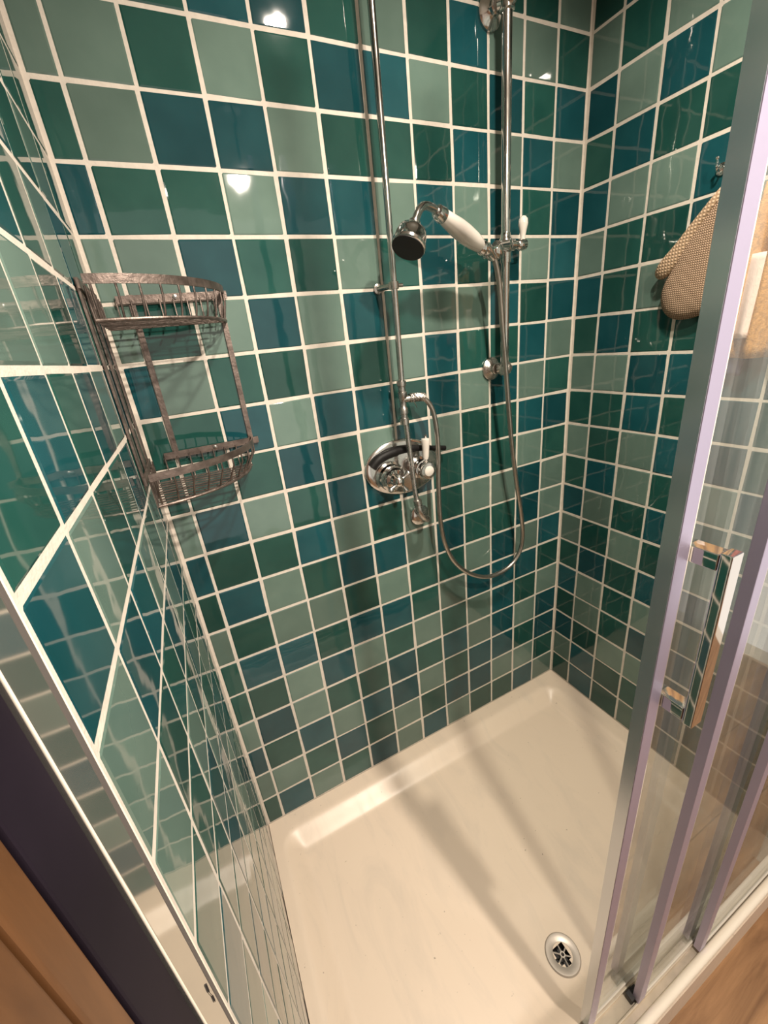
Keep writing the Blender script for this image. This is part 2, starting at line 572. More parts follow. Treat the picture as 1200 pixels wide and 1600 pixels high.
# glaze colours row by row from the top (the nearest rows out of frame are filled in)
BACK = {19: 'GLTGLTGTGGGL', 18: 'LGGTTGLGTLLG', 17: 'LLGLGTTLGTGT', 16: 'GLTTLGGGTLTL', 15: 'TGGLTTLTLTGT',
        14: 'LLTGGLGTGTLT', 13: 'LGLTLTGLLTGT', 12: 'TLGGLGLTGGTL', 11: 'GGTLTTGTLTLG', 10: 'GGGTGLTLGGTT',
        9: 'LTLGTTTGTGLG', 8: 'TGGTLGLGLLTL', 7: 'GTLGTTLTGGTL', 6: 'LGLLGLGGLTLT', 5: 'GTTGTTGLTTTG',
        4: 'GGLTLGLGLTGL', 3: 'LTLGGTGTLTLT', 2: 'TGTLTTLGTTGT', 1: 'LLGTGLGTTLLG', 0: 'GTLGTLTLGGTL'}
RIGHT = {19: 'GTLG', 18: 'LGLT', 17: 'TLTL', 16: 'GTGG', 15: 'TLLT', 14: 'LGGT', 13: 'TGLG', 12: 'GTGG', 11: 'LLTT',
         10: 'GGTG', 9: 'LGLT', 8: 'GTLG', 7: 'TLGT', 6: 'LGLG', 5: 'GTGT', 4: 'TLGL', 3: 'GLGT', 2: 'TGLL', 1: 'LTGG', 0: 'GTGL'}
LEFT = {14: 'GTLGTGT', 13: 'TGTGLLL', 12: 'GTLTGTG', 11: 'LGTGGLT', 10: 'TLGLTTL', 9: 'GTLTGGL', 8: 'LGTGLGG', 7: 'TLGLTGT'}
pick = lambda: random.choice('LGTGT')

Z = Vector((0, 0, 1))
fb = (Vector((0, 0, 0)), Vector((1, 0, 0)), Z, Vector((0, -1, 0)))
ub = [0.003] + [0.0502 + S * i for i in range(11)] + [XR - 0.002]
for r in range(ROWS):
    row = BACK.get(r) or ''.join(pick() for _ in range(12))
    for c in range(12):
        put_tile(wall_back, fb, ub[c], ub[c+1], r * S, (r + 1) * S, row[c])
fr = (Vector((XR, 0, 0)), Vector((0, -1, 0)), Z, Vector((-1, 0, 0)))
ur = [0.003] + [0.0848 + S * i for i in range(7)] + [0.83]
for r in range(ROWS):
    row = RIGHT.get(r, '')
    row = row + ''.join(pick() for _ in range(8 - len(row)))
    for c in range(8):
        put_tile(wall_right, fr, ur[c], ur[c+1], r * S, (r + 1) * S, row[c])
nl = Vector((1, -SL, 0)).normalized()
fl = (Vector((0, 0, 0)), Z.cross(nl), Z, nl)
ul = [-0.003] + [-(0.1013 + S * i) for i in range(6)] + [YF + 0.001]
for r in range(ROWS):
    row = LEFT.get(r) or ''.join(pick() for _ in range(7))
    for c in range(7):
        put_tile(wall_left, fl, ul[c+1], ul[c], r * S, (r + 1) * S, row[c])

# bathroom around the shower
floor = struct(MB().box((-0.14, FRONT - 0.1, -FL - 0.08), (XO + 0.1, 0.10, -FL - 0.012)).build('floor', 'plaster', smooth=False),
               'warm brown wooden plank floor')
for i in range(13):
    y1 = -0.78 - i * 0.135
    xs = [-0.015, 0.45 + (i * 0.37) % 0.8, XO]
    for a, b in zip(xs[:-1], xs[1:]):
        MB().box((a + 0.0007, y1 - 0.134, -FL - 0.012), (b - 0.0007, y1 - 0.001, -FL), 0.0012).build('plank', 'floor_wood', floor)
struct(MB().box((-0.14, FRONT - 0.1, CEIL), (XO + 0.1, 0.10, CEIL + 0.08)).build('ceiling', 'plaster', smooth=False), 'plain ceiling of the bathroom')
struct(MB().box((XR + 0.14, -0.83, -FL), (XO + 0.1, -0.74, CEIL)).build('wall_return', 'plaster', smooth=False), 'short return wall beside the shower')
struct(MB().box((-0.14, FRONT, -FL), (-0.06, YF - 0.001, CEIL)).build('wall_left_outer', 'plaster', smooth=False), 'left wall of the bathroom outside the shower')

# dark strip and boarded wooden door on the left, right beside the viewer
struct(MB().box((-0.058, -0.806, -FL), (-0.0165, -0.7665, CEIL), 0.002).build('dark_strip_1', 'navy', smooth=True), 'dark navy strip between the metal jamb and the wooden door')
door = thing('door_1', 'brown boarded wooden door beside the dark strip', 'door', (-0.04, -1.3, -FL))
del door['category']
struct(door)
yb = -0.8065
for i, wd in enumerate((0.0225, 0.115, 0.115, 0.115, 0.115, 0.115, 0.115)):
    MB().box((-0.057, yb - wd + 0.0012, -FL + 0.004), (-0.0172, yb, 2.05), 0.003).build('board', 'door_wood', door)
    yb -= wd

# ------------------------------------------------------------------ ceiling lamps
for loc, rad, watts, spread, aim, drop, label in LAMPS:
    p = Vector(loc)
    d = Vector(aim).normalized()
    t = thing('ceiling_spotlight', label, 'ceiling light', (p.x, p.y, CEIL))
    if drop:
        MB().lathe((p.x, p.y, CEIL), (0, 0, -1), [(0.045, 0.0), (0.045, 0.012), (0.038, 0.018), (0.008, 0.020)], 28).build('ceiling_rose', 'chrome', t)
        MB().tube([(p.x, p.y, CEIL - 0.015), p - d * 0.06], 0.006, 12).build('stem', 'chrome', t)
        MB().lathe(p, d, [(0.014, -0.075), (0.032, -0.065), (0.040, -0.010), (0.042, 0.002), (0.040, 0.002), (0.024, -0.008)], 28, caps=(True, False)).build('shade', 'chrome', t)
        MB().lathe(p, d, [(0.0250, -0.009), (0.0250, -0.007), (0.0, -0.006)], 24).build('lens', 'lens', t)
        lp = p + d * 0.001
    else:
        MB().lathe((p.x, p.y, CEIL), (0, 0, -1), [(0.030, 0.0), (0.046, 0.0), (0.046, 0.004), (0.040, 0.007), (0.033, 0.004)], 28).build('bezel', 'chrome', t)
        MB().lathe((p.x, p.y, CEIL), (0, 0, -1), [(0.031, 0.001), (0.031, 0.003), (0.0, 0.003)], 24).build('lens', 'lens', t)
        lp = p
    ld = bpy.data.lights.new('spotlight_bulb', 'AREA')
    ld.shape = 'DISK'
    ld.size = rad * 2
    ld.energy = watts
    ld.spread = math.radians(spread)
    ld.color = LIGHT_COL
    lo = bpy.data.objects.new('spotlight_bulb', ld)
    COL.objects.link(lo)
    lo.parent = t
    lo.location = lp - Vector((p.x, p.y, CEIL))
    lo.rotation_euler = d.to_track_quat('-Z', 'Y').to_euler()

# ------------------------------------------------------------------ shower tray
tray = thing('shower_tray', 'low cream white shower tray with a sunken floor', 'shower tray', (0.6, -0.40, -FL))
X0, X1, Y0, Y1 = lx(-0.4) + 0.001, XR - 0.001, -0.806, -0.001
DX, DY = 0.562, -0.630
RIM = dict(l=0.030, r=0.055, b=0.050, f=0.070)
SLP = 0.056
def sstep(t):
    t = min(1, max(0, t)); return t * t * (3 - 2 * t)
def tray_z(x, y):
    d = min(x - (X0 + RIM['l']), (X1 - RIM['r']) - x, (Y1 - RIM['b']) - y, y - (Y0 + RIM['f']))
    # rounded inner corners
    ex = min(x - (X0 + RIM['l']), (X1 - RIM['r']) - x)
    ey = min((Y1 - RIM['b']) - y, y - (Y0 + RIM['f']))
    k = 0.05
    if ex < k and ey < k:
        d = k - math.hypot(max(0, k - ex), max(0, k - ey))
    t = max((x - DX) / (X1 - RIM['r'] - DX), (DX - x) / (DX - X0 - RIM['l']),
            (y - DY) / (Y1 - RIM['b'] - DY), (DY - y) / (DY - Y0 - RIM['f']))
    t = min(1, max(0, t))
    t *= sstep((math.hypot(x - DX, y - DY) - 0.046) / 0.09)
    fz = -0.046 + 0.016 * t
    q = min(1, max(0, d / SLP))
    return fz * (0.75 * q + 0.25 * sstep(q)) if q < 1 else fz
nx, ny = 150, 104
vs, fs = [], []
for j in range(ny + 1):
    y = Y0 + (Y1 - Y0) * j / ny
    for i in range(nx + 1):
        x = X0 + (X1 - X0) * i / nx
        vs.append((x + (lx(y) - lx(-0.4)) * (X1 - x) / (X1 - X0), y, tray_z(x, y)))
for j in range(ny):
    for i in range(nx):
        cx = X0 + (X1 - X0) * (i + .5) / nx; cy = Y0 + (Y1 - Y0) * (j + .5) / ny
        if math.hypot(cx - DX, cy - DY) < 0.020: continue
        a = j * (nx + 1) + i
        fs.append((a, a + 1, a + nx + 2, a + nx + 1))
mb = MB().add(vs, fs)
# skirt
XA, XB = X0 + lx(Y0) - lx(-0.4), X0 + lx(Y1) - lx(-0.4)
mb.add([(XA,Y0,0),(X1,Y0,0),(X1,Y1,0),(XB,Y1,0),(XA,Y0,-FL),(X1,Y0,-FL),(X1,Y1,-FL),(XB,Y1,-FL)],
       [(0,1,5,4),(1,2,6,5),(2,3,7,6),(3,0,4,7),(4,5,6,7)])
mb.build('basin', 'tray', tray, angle=50)
dz = -0.0455
dr = MB().lathe((DX, DY, dz), (0, 0, 1), [(0.0215, -0.003), (0.0225, 0.0005), (0.030, 0.003), (0.038, 0.0028), (0.0405, 0.0)], 40, caps=(False, False)).build('drain', 'drain_ring', tray)
MB().lathe((DX, DY, dz - 0.028), (0, 0, 1), [(0.0215, 0.0), (0.0215, 0.026)], 28, caps=(True, False)).build('drain_cup', 'dark', dr)
for k in range(6):
    a = k * math.pi / 3 + 0.35
    d = Vector((math.cos(a), math.sin(a), 0))
    c = Vector((DX, DY, dz - 0.0025))
    MB().tube([c + d * 0.005, c + d * 0.0222], 0.0017, 6).build('grate_spoke', 'drain_ring', dr)
MB().lathe((DX, DY, dz - 0.0045), (0, 0, 1), [(0.0036, 0.0), (0.0036, 0.004), (0.0062, 0.004), (0.0062, 0.0)], 16, caps=(False, False)).build('grate_hub', 'drain_ring', dr)

# ------------------------------------------------------------------ sliding door: jamb, tracks, three panels
HT = 1.96
jb = thing('door_jamb', 'polished metal jamb strip fixed along the front edge of the left tiled wall', 'door jamb', (-0.02, -0.746, 0))
MB().box((-0.055, -0.7655, 0.001), (lx(-0.746) + 0.0008, YF - 0.0045, HT + 0.03), 0.0012).build('face', 'jamb', jb)
MB().tube([(lx(YF) - 0.0006, YF - 0.0030, 0.001), (lx(YF) - 0.0006, YF - 0.0030, HT + 0.03)], 0.0015, 12).build('inner_bead', 'cream', jb)
MB().box((-0.030, -0.7372, 0.0012), (lx(-0.735) + 0.0010, -0.7318, HT + 0.029), 0.0004).build('groove_strip', 'strip', jb)
MB().tube([(lx(-0.7655) + 0.0002, -0.7650, 0.001), (lx(-0.7655) + 0.0002, -0.7650, HT + 0.03)], 0.0009, 10).build('outer_bead', 'cream', jb)

MB().tube(spline([(lx(-0.743)+0.0012,-0.7430,0.920),(lx(-0.743)+0.0012,-0.7440,0.910),(lx(-0.743)+0.0012,-0.7425,0.900),(lx(-0.743)+0.0012,-0.7432,0.893)], 4), [0.0006]*4+[0.0002]*4+[0.0005]*4+[0.0002], 6).build('scratch', 'dark', jb)

tk = thing('door_track', 'cream metal floor track of the sliding door along the tray front', 'door track', (0.6, -0.77, 0))
xa, xb = 0.012, XR - 0.004
MB().box((xa, -0.803, 0.001), (xb, -0.732, 0.006), 0.001).build('base_plate', 'track', tk)
MB().box((xa, -0.7475, 0.006), (xb, -0.7425, 0.017), 0.001).build('guide_rail', 'track', tk)
MB().box((xa, -0.7735, 0.006), (xb, -0.7695, 0.017), 0.001).build('guide_rail', 'track', tk)
MB().tube([(xa, -0.795, 0.010), (xb, -0.795, 0.010)], 0.0095, 14).build('outer_lip', 'cream', tk)
MB().box((0.604, -0.766, 0.006), (0.632, -0.750, 0.024), 0.002).build('end_stop', 'dark', tk)

def panel(label, xs0, xs1, yf, yi, xe, handle=False):
    """one framed glass panel: leading stile between yf (outer face) and yi (inner face)."""
    t = thing('sliding_door_panel', label, 'shower door', ((xs0 + xe) / 2, (yf + yi) / 2, 0.018), 'shower door panels')
    st = MB().box((xs0, yf, 0.018), (xs1, yi, HT), 0.001).build('stile', 'alu', t)
    ym = (yf + yi) / 2
    MB().box((xs1 - 0.004, ym - 0.003, 0.026), (xe, ym + 0.003, HT - 0.002)).build('glass_pane', 'glass', t, smooth=False)
    MB().box((xs1 + 0.0004, yf + 0.001, 0.020), (xs1 + 0.0036, ym - 0.0034, HT - 0.002), 0.0008).build('glazing_bead', 'seal', t)
    MB().box((xs0 + 0.002, ym - 0.005, 0.0181), (xe, ym + 0.005, 0.026), 0.001).build('bottom_rail', 'seal', t)
    return t, st

p1, st1 = panel('innermost glass door panel with the chrome handle and lavender stile', 0.495, 0.5165, -0.7475, -0.7297, 0.93)
MB().box((0.4940, -0.7466, 0.019), (0.4949, -0.7300, HT - 0.001)).build('closing_face', 'alu_pol', st1, smooth=False)
p2, st2 = panel('middle glass door panel with a bare grey stile, right of the handle', 0.614, 0.635, -0.7735, -0.7595, 1.05)
p3, st3 = panel('outermost glass door panel with its stile nearest the right edge', 0.802, 0.824, -0.7875, -0.7745, 1.192)
hg = MB().box((0.521, -0.7840, 0.884), (0.541, -0.7722, 1.116), 0.0015).build('handle', 'chrome_bright', p1)
hg['label'] = 'square chrome pull handle'
for zc in (1.104, 0.896):
    MB().box((0.521, -0.7720, zc - 0.0095), (0.541, -0.7412, zc + 0.0095), 0.0015).build('handle_arm', 'chrome_bright', hg)

# ------------------------------------------------------------------ shower riser pipe
rs = thing('shower_riser', 'thin chrome riser pipe running down past the mixer valve', 'pipe', (0.62, 0.0, 0.877))
MB().tube(spline([(0.575,-0.050,2.30),(0.574,-0.050,1.680),(0.572,-0.050,1.240)], 6), 0.0072, 14).build('pipe', 'chrome', rs)
MB().tube([(0.574,-0.050,1.165),(0.576,-0.052,1.107),(0.581,-0.058,0.969),(0.584,-0.060,0.942)], 0.0066, 14).build('pipe', 'chrome_old', rs)
tee = MB().lathe((0.571,-0.050,1.150), (0.0, 0, 1), [(0.008,0),(0.0115,0.001),(0.0115,0.016),(0.0085,0.018),(0.0085,0.026),(0.011,0.028),(0.011,0.040),(0.008,0.044),(0.0085,0.062),(0.0115,0.066),(0.0115,0.078),(0.009,0.080),(0.009,0.092),(0.0115,0.094),(0.0115,0.104),(0.008,0.106)], 16).build('tee_joint', 'chrome_old', rs)
MB().tube([(0.572,-0.051,1.211),(0.590,-0.053,1.2115)], 0.0082, 12).build('tee_outlet', 'chrome_old', tee)
MB().lathe((0.584,-0.060,0.950), (0.12, -0.03, -1), [(0.0075,0),(0.011,0.002),(0.011,0.016),(0.0085,0.018)], 16).build('nut', 'chrome_old', rs)
MB().tube(spline([(0.584,-0.060,0.938),(0.588,-0.062,0.918),(0.600,-0.060,0.895),(0.617,-0.048,0.880),(0.621,-0.030,0.876),(0.621,-0.004,0.876)], 6),
          0.0098, 14).build('elbow', 'chrome_old', rs)
MB().lathe((0.6215,0,0.876), (0,-1,0), [(0.030,0.0004),(0.030,0.004),(0.024,0.009),(0.014,0.011)], 30).build('wall_rose', 'chrome', rs)
cl = MB().tube([(0.557,-0.0006,1.457),(0.560,-0.020,1.457),(0.571,-0.044,1.457)], 0.0062, 12).build('pipe_clip', 'chrome_old', rs)
MB().lathe((0.5725,-0.050,1.450), (0,0,1), [(0.0072,0),(0.0112,0),(0.0112,0.014),(0.0072,0.014)], 18).build('clip_ring', 'chrome_old', cl)
MB().tube([(0.583,-0.050,1.457),(0.594,-0.050,1.457)], 0.0042, 10).build('clip_screw', 'chrome_old', cl)
MB().lathe((0.557,0,1.457), (0,-1,0), [(0.011,0.0004),(0.011,0.004),(0.007,0.006)], 18).build('clip_foot', 'chrome_old', cl)

# ------------------------------------------------------------------ mixer valve
mv = thing('mixer_valve', 'oval chrome shower mixer with a cross handle and white lever', 'mixer valve', (0.58, 0.0, 1.03))
C = Vector((0.580, 0, 1.030))
MB().lathe(C, (0,-1,0), [(0.1135,0.0004),(0.1135,0.005),(0.108,0.009),(0.098,0.0105),(0.02,0.0115)], 56, sx=0.665, sy=1.0, xdir=(0.10,0,1)).build('back_plate', 'chrome', mv)
L0 = Vector((0.533, 0, 1.014))
MB().lathe(L0, (0,-1,0), [(0.042,0.009),(0.042,0.016),(0.036,0.020),(0.034,0.030),(0.028,0.034),(0.025,0.044),(0.017,0.048),(0.015,0.060)], 34).build('flow_boss', 'chrome', mv)
ch = MB().lathe(L0 + Vector((0,-0.058,0)), (0,-1,0), [(0.009,0),(0.012,0.002),(0.012,0.014),(0.008,0.018),(0.0,0.019)], 20).build('cross_handle', 'chrome', mv)
for k in range(4):
    a = math.radians(32 + 90 * k)
    d = Vector((math.cos(a), 0, math.sin(a)))
    c = L0 + Vector((0, -0.066, 0))
    MB().tube([c + d * 0.006, c + d * 0.014, c + d * 0.024, c + d * 0.030, c + d * 0.034, c + d * 0.037], [0.0058, 0.0044, 0.0048, 0.0080, 0.0072, 0.003], 12).build('arm', 'chrome', ch)
R0 = Vector((0.622, 0, 1.022))
MB().lathe(R0, (0,-1,0), [(0.030,0.009),(0.030,0.018),(0.023,0.022),(0.022,0.040),(0.027,0.042),(0.027,0.048),(0.021,0.050)], 30).build('temperature_boss', 'chrome', mv)
kn = MB().lathe(R0 + Vector((0,-0.048,0)), (0,-1,0), [(0.020,0),(0.0245,0.002),(0.0245,0.014),(0.021,0.019),(0.015,0.020)], 30).build('temperature_knob', 'chrome', mv)
MB().lathe(R0 + Vector((0,-0.0675,0)), (0,-1,0), [(0.0135,0),(0.0135,0.002),(0.010,0.0036),(0.0,0.004)], 24).build('ceramic_button', 'porcelain', kn)
lv = R0 + Vector((0.006, -0.044, 0.018))
MB().lathe(lv, (0.06,0,1), [(0.006,0),(0.008,0.004),(0.006,0.010)], 16).build('lever_socket', 'chrome', kn)
MB().lathe(lv, (0.06,0,1), [(0.0062,0.008),(0.0085,0.016),(0.0088,0.026),(0.0098,0.042),(0.0118,0.056),(0.0112,0.062),(0.004,0.064)], 20).build('porcelain_lever', 'porcelain', kn)
MB().lathe(lv, (0.06,0,1), [(0.004,0.063),(0.0055,0.065),(0.003,0.069),(0.0035,0.072),(0.0,0.074)], 14).build('lever_finial', 'chrome', kn)

rod = MB().tube(spline([(0.480,-0.0255,1.054),(0.497,-0.0255,1.068),(0.522,-0.0250,1.0765),(0.552,-0.0235,1.0800),(0.585,-0.0220,1.080),(0.62,-0.021,1.0755),(0.66,-0.020,1.068),(0.708,-0.018,1.058)], 5),
               [0.0125]*8 + [0.0118]*8 + [0.0100]*8 + [0.0078]*6 + [0.0066]*6, 12).build('black_rod', 'black', origin=None)
tag(rod, 'curved black rubber rod lying across the top of the oval mixer plate', 'rod')

# ------------------------------------------------------------------ slide rail
sr = thing('slide_rail', 'upright chrome slide rail holding the hand shower', 'shower rail', (0.898, -0.041, 1.20))
MB().tube([(0.898,-0.041,1.228),(0.898,-0.041,2.02)], 0.0108, 18).build('rail', 'chrome', sr)
def bracket(z, mat):
    b = MB().lathe((0.884,0,z), (0,-1,0), [(0.030,0.0004),(0.030,0.005),(0.026,0.009),(0.018,0.013),(0.014,0.018),(0.015,0.026),(0.013,0.028)], 30).build('wall_bracket', mat, sr)
    MB().tube([(0.885,-0.026,z),(0.892,-0.034,z),(0.898,-0.041,z)], 0.0120, 16).build('bracket_neck', mat, b)
    MB().lathe((0.898,-0.041,z-0.016), (0,0,1), [(0.011,0),(0.0155,0.002),(0.0165,0.016),(0.0155,0.030),(0.011,0.032)], 22).build('bracket_collar', mat, b)
    MB().lathe((0.898,-0.054,z), (0,-1,0), [(0.0115,0),(0.0125,0.002),(0.010,0.006),(0.006,0.008),(0.0,0.0085)], 20).build('bracket_cap', mat, b)
bracket(1.2455, 'chrome_old')
bracket(1.965, 'chrome')
sl = MB().lathe((0.898,-0.041,1.494), (0,0,1), [(0.0112,0),(0.0128,0.0005),(0.0128,0.022),(0.0165,0.026),(0.0175,0.038),(0.0165,0.050),(0.0128,0.054),(0.0118,0.064),(0.0112,0.064)], 22).build('slider', 'chrome', sr)
MB().lathe((0.898,-0.046,1.531), (1,0.02,0.03), [(0.012,0.010),(0.013,0.020),(0.009,0.024),(0.009,0.032),(0.0125,0.036),(0.0135,0.046),(0.012,0.058),(0.004,0.062)], 20).build('clamp_screw', 'chrome', sl)
MB().lathe((0.949,-0.046,1.536), (0,0,1), [(0.006,0),(0.006,0.014),(0.0085,0.026),(0.0118,0.040),(0.0108,0.050),(0.006,0.056),(0.0,0.058)], 18).build('porcelain_knob', 'porcelain', sl)
hk = MB().tube([(0.888,-0.052,1.529),(0.860,-0.066,1.526),(0.840,-0.076,1.523)], [0.013,0.0105,0.0125], 16).build('cradle_arm', 'chrome', sl)
MB().lathe((0.842,-0.080,1.499), (-0.35,-0.05,0.55), [(0.011,0),(0.0155,0.006),(0.0165,0.022),(0.0145,0.026),(0.011,0.026)], 22).build('cradle_cup', 'chrome', hk)

# ------------------------------------------------------------------ hand shower and hose
hs = thing('hand_shower', 'chrome hand shower with white porcelain grip resting on the rail', 'hand shower', (0.80, -0.087, 1.515))
A, Bp = Vector((0.781,-0.090,1.521)), Vector((0.661,-0.120,1.569))
ax = (Bp - A); ln = ax.length
MB().lathe(A, ax, [(0.011,0),(0.0150,0.006),(0.0182,0.030),(0.0196,0.060),(0.0188,0.085),(0.0162,0.110),(0.0140,ln)], 26).build('porcelain_grip', 'porcelain', hs)
MB().lathe(A, ax, [(0.010,-0.052),(0.0115,-0.048),(0.0125,-0.030),(0.0155,-0.028),(0.0155,-0.022),(0.012,-0.020),(0.012,-0.014),(0.0155,-0.012),(0.0155,-0.004),(0.0125,0.001)], 22).build('lower_ferrule', 'chrome', hs)
MB().lathe(Bp, ax, [(0.0150,-0.001),(0.0155,0.002),(0.0135,0.018),(0.009,0.020)], 22).build('upper_ferrule', 'chrome', hs)
nk = MB().tube(spline([Bp + ax.normalized() * 0.016, (0.630,-0.130,1.5795), (0.606,-0.139,1.580), (0.588,-0.147,1.570), (0.577,-0.152,1.556), (0.570,-0.1555,1.546)], 6), 0.0078, 14).build('neck', 'chrome', hs)
H0 = Vector((0.572,-0.1545,1.549)); hax = Vector((-0.024,-0.012,-0.040)).normalized()
MB().lathe(H0, hax, [(0.0085,-0.002),(0.0115,0.0),(0.0115,0.004),(0.0090,0.006),(0.0105,0.010),(0.021,0.014),(0.0275,0.020),(0.0300,0.030),(0.0315,0.046),(0.0335,0.048),(0.0335,0.053),(0.030,0.055)], 34).build('bell', 'chrome', hs)
rf = MB().lathe(H0, hax, [(0.0312,0.0540),(0.0312,0.0556),(0.0,0.0570)], 34).build('spray_face', 'dark', hs)
ht = MB().lathe((0.812,-0.0875,1.5065), Vector((0.022,0.002,-0.018)), [(0.0125,-0.020),(0.0125,-0.006),(0.0095,0.002),(0.0085,0.014)], 18).build('hose_nut', 'chrome', hs)

hp = spline([(0.812,-0.088,1.507), (0.823,-0.088,1.495), (0.834,-0.086,1.469), (0.843,-0.083,1.436), (0.855,-0.080,1.350), (0.870,-0.077,1.244), (0.886,-0.072,1.139), (0.905,-0.067,1.026), (0.931,-0.062,0.901), (0.951,-0.060,0.811), (0.963,-0.058,0.728), (0.952,-0.056,0.666), (0.909,-0.055,0.626), (0.830,-0.055,0.619), (0.755,-0.055,0.656), (0.697,-0.056,0.719), (0.666,-0.057,0.793), (0.654,-0.058,0.874), (0.653,-0.060,0.970), (0.657,-0.062,1.058), (0.654,-0.064,1.127), (0.646,-0.063,1.176), (0.628,-0.060,1.204), (0.606,-0.055,1.2125), (0.590,-0.053,1.2118)], 8)
# resample evenly and rib the hose
def resample(pts, step):
    out = [pts[0].copy()]; acc = 0.0
    for a, b in zip(pts[:-1], pts[1:]):
        l = (b - a).length
        while acc + l >= step:
            t = (step - acc) / l
            a = a.lerp(b, t); l = (b - a).length
            out.append(a.copy()); acc = 0.0
        acc += l
    return out
hp = resample(hp, 0.0021)
ho = MB().tube(hp, [0.0068 if i % 2 else 0.0061 for i in range(len(hp))], 8).build('shower_hose', 'hose', angle=80)
tag(ho, 'ribbed metal shower hose hanging in a long loop below the rail', 'hose')
# loose coil of broken outer wire at the tee end
cp = []
for i in range(190):
    t = i / 189
    a = i * 0.85
    c = Vector((0.588 + 0.040 * t, -0.0535 - 0.004 * t, 1.2125 - 0.003 * t * t))
    rr = 0.0098 + 0.0012 * math.sin(i * 0.37)
    cp.append(c + Vector((0, math.cos(a) * rr, math.sin(a) * rr)))
MB().tube(cp, 0.0009, 5).build('loose_coil', 'hose', ho)
MB().tube(spline([(0.592,-0.062,1.208),(0.597,-0.066,1.196),(0.600,-0.066,1.188)], 4), 0.0008, 5).build('frayed_wire', 'hose', ho)

# ------------------------------------------------------------------ corner caddy
cd = thing('corner_caddy', 'two-tier tarnished wire caddy mounted in the left corner', 'shower caddy', (0.0, 0.0, 1.12))
def arc(r, z, n=26, a0=2.0, a1=88.0, ex=1.0):
    out = []
    for i in range(n + 1):
        a = math.radians(a0 + (a1 - a0) * i / n)
        x, y = r * 1.06 * math.sin(a), -r * math.cos(a)
        out.append(Vector((max(x, lx(y) + 0.006), min(y, -0.006), z)))
    return out
def tier(zr, zb, r, rb):
    MB().ribbon(arc(r, zr), 0.0125, 0.0032).build('rim', 'caddy', cd)
    MB().ribbon([(0.030,-0.0055,zr-0.004),(0.222,-0.0055,zr-0.004)], 0.0135, 0.0034).build('back_bar', 'caddy', cd)
    MB().ribbon([(0.0035,-0.030,zr-0.004),(0.001,-0.200,zr-0.004)], 0.0135, 0.0034).build('back_bar', 'caddy', cd)
    MB().tube(arc(rb, zb), 0.0028, 8).build('base_ring', 'caddy', cd)
    n = 11
    for i in range(n):
        a = math.radians(4 + 82 * i / (n - 1))
        p = lambda rr, z: Vector((max(rr * 1.06 * math.sin(a), 0.006), min(-rr * math.cos(a), -0.007), z))
        MB().tube([p(r, zr - 0.004), p(r, zr - 0.02), p(rb + 0.001, zb + 0.010), p(rb - 0.002, zb + 0.002), p(rb - 0.012, zb)], 0.0017, 6).build('wire', 'caddy', cd)
    for i in range(8):
        x = 0.030 + i * 0.0235
        MB().tube([(x,-0.0085,zr-0.006),(x,-0.0085,zb+0.008),(x,-0.0125,zb),(x,-0.024,zb)], 0.0015, 6).build('wire', 'caddy', cd)
    for i in range(10):
        y = -0.014 - i * 0.0182
        xe = 1.06 * math.sqrt(max(rb * rb - y * y, 0.0004))
        MB().tube([(0.0075, y, zb), (max(0.02, xe - 0.001), y, zb)], 0.0015, 6).build('wire', 'caddy', cd)
    for i in range(7):
        y = -0.020 - i * 0.028
        MB().tube([(0.0065,y,zr-0.006),(0.0065,y,zb)], 0.0015, 6).build('wire', 'caddy', cd)
tier(1.466, 1.414, 0.203, 0.197)
tier(1.178, 1.124, 0.196, 0.182)
for x in (0.054, 0.207):
    MB().ribbon([(x,-0.0022,1.470),(x,-0.0022,1.166)], 0.010, 0.0032, up=(1,0,0)).build('post', 'caddy', cd)
for y in (-0.050, -0.115, -0.185):
    MB().ribbon([(lx(y)+0.0024,y,1.470),(lx(y)+0.0024,y,1.166)], 0.016, 0.0032, up=(0,1,0)).build('post', 'caddy', cd)
for (x, z) in ((0.128, 1.463), (0.130, 1.175)):
    MB().lathe((x,-0.0072,z), (0,-1,0), [(0.004,0),(0.004,0.002),(0.0,0.003)], 12).build('screw', 'chrome_old', cd)

# ------------------------------------------------------------------ right wall: hooks, mitt, cloths
def hook(y, z, label):
    t = thing('wall_hook', label, 'hook', (XR, y, z), 'small hooks on the right wall')
    MB().lathe((XR, y, z), (-1,0,0), [(0.011,0.0004),(0.011,0.003),(0.006,0.005)], 18).build('hook_base', 'chrome_bright', t)
    MB().tube(spline([(XR-0.004,y,z),(XR-0.014,y,z-0.004),(XR-0.022,y,z+0.002),(XR-0.024,y,z+0.016)], 5), 0.0022, 8).build('prong', 'chrome_bright', t)
    MB().lathe((XR-0.024,y,z+0.0165), (0,0,1), [(0.001,-0.003),(0.0034,-0.001),(0.0034,0.002),(0.0,0.004)], 10).build('prong_tip', 'chrome_bright', t)
hook(-0.346, 1.600, 'small empty chrome hook left of the door stile above the mitt')
hook(-0.415, 1.616, 'small chrome hook that the sisal mitt hangs from')
hook(-0.478, 1.560, 'small chrome hook behind the door glass above the ochre cloth')

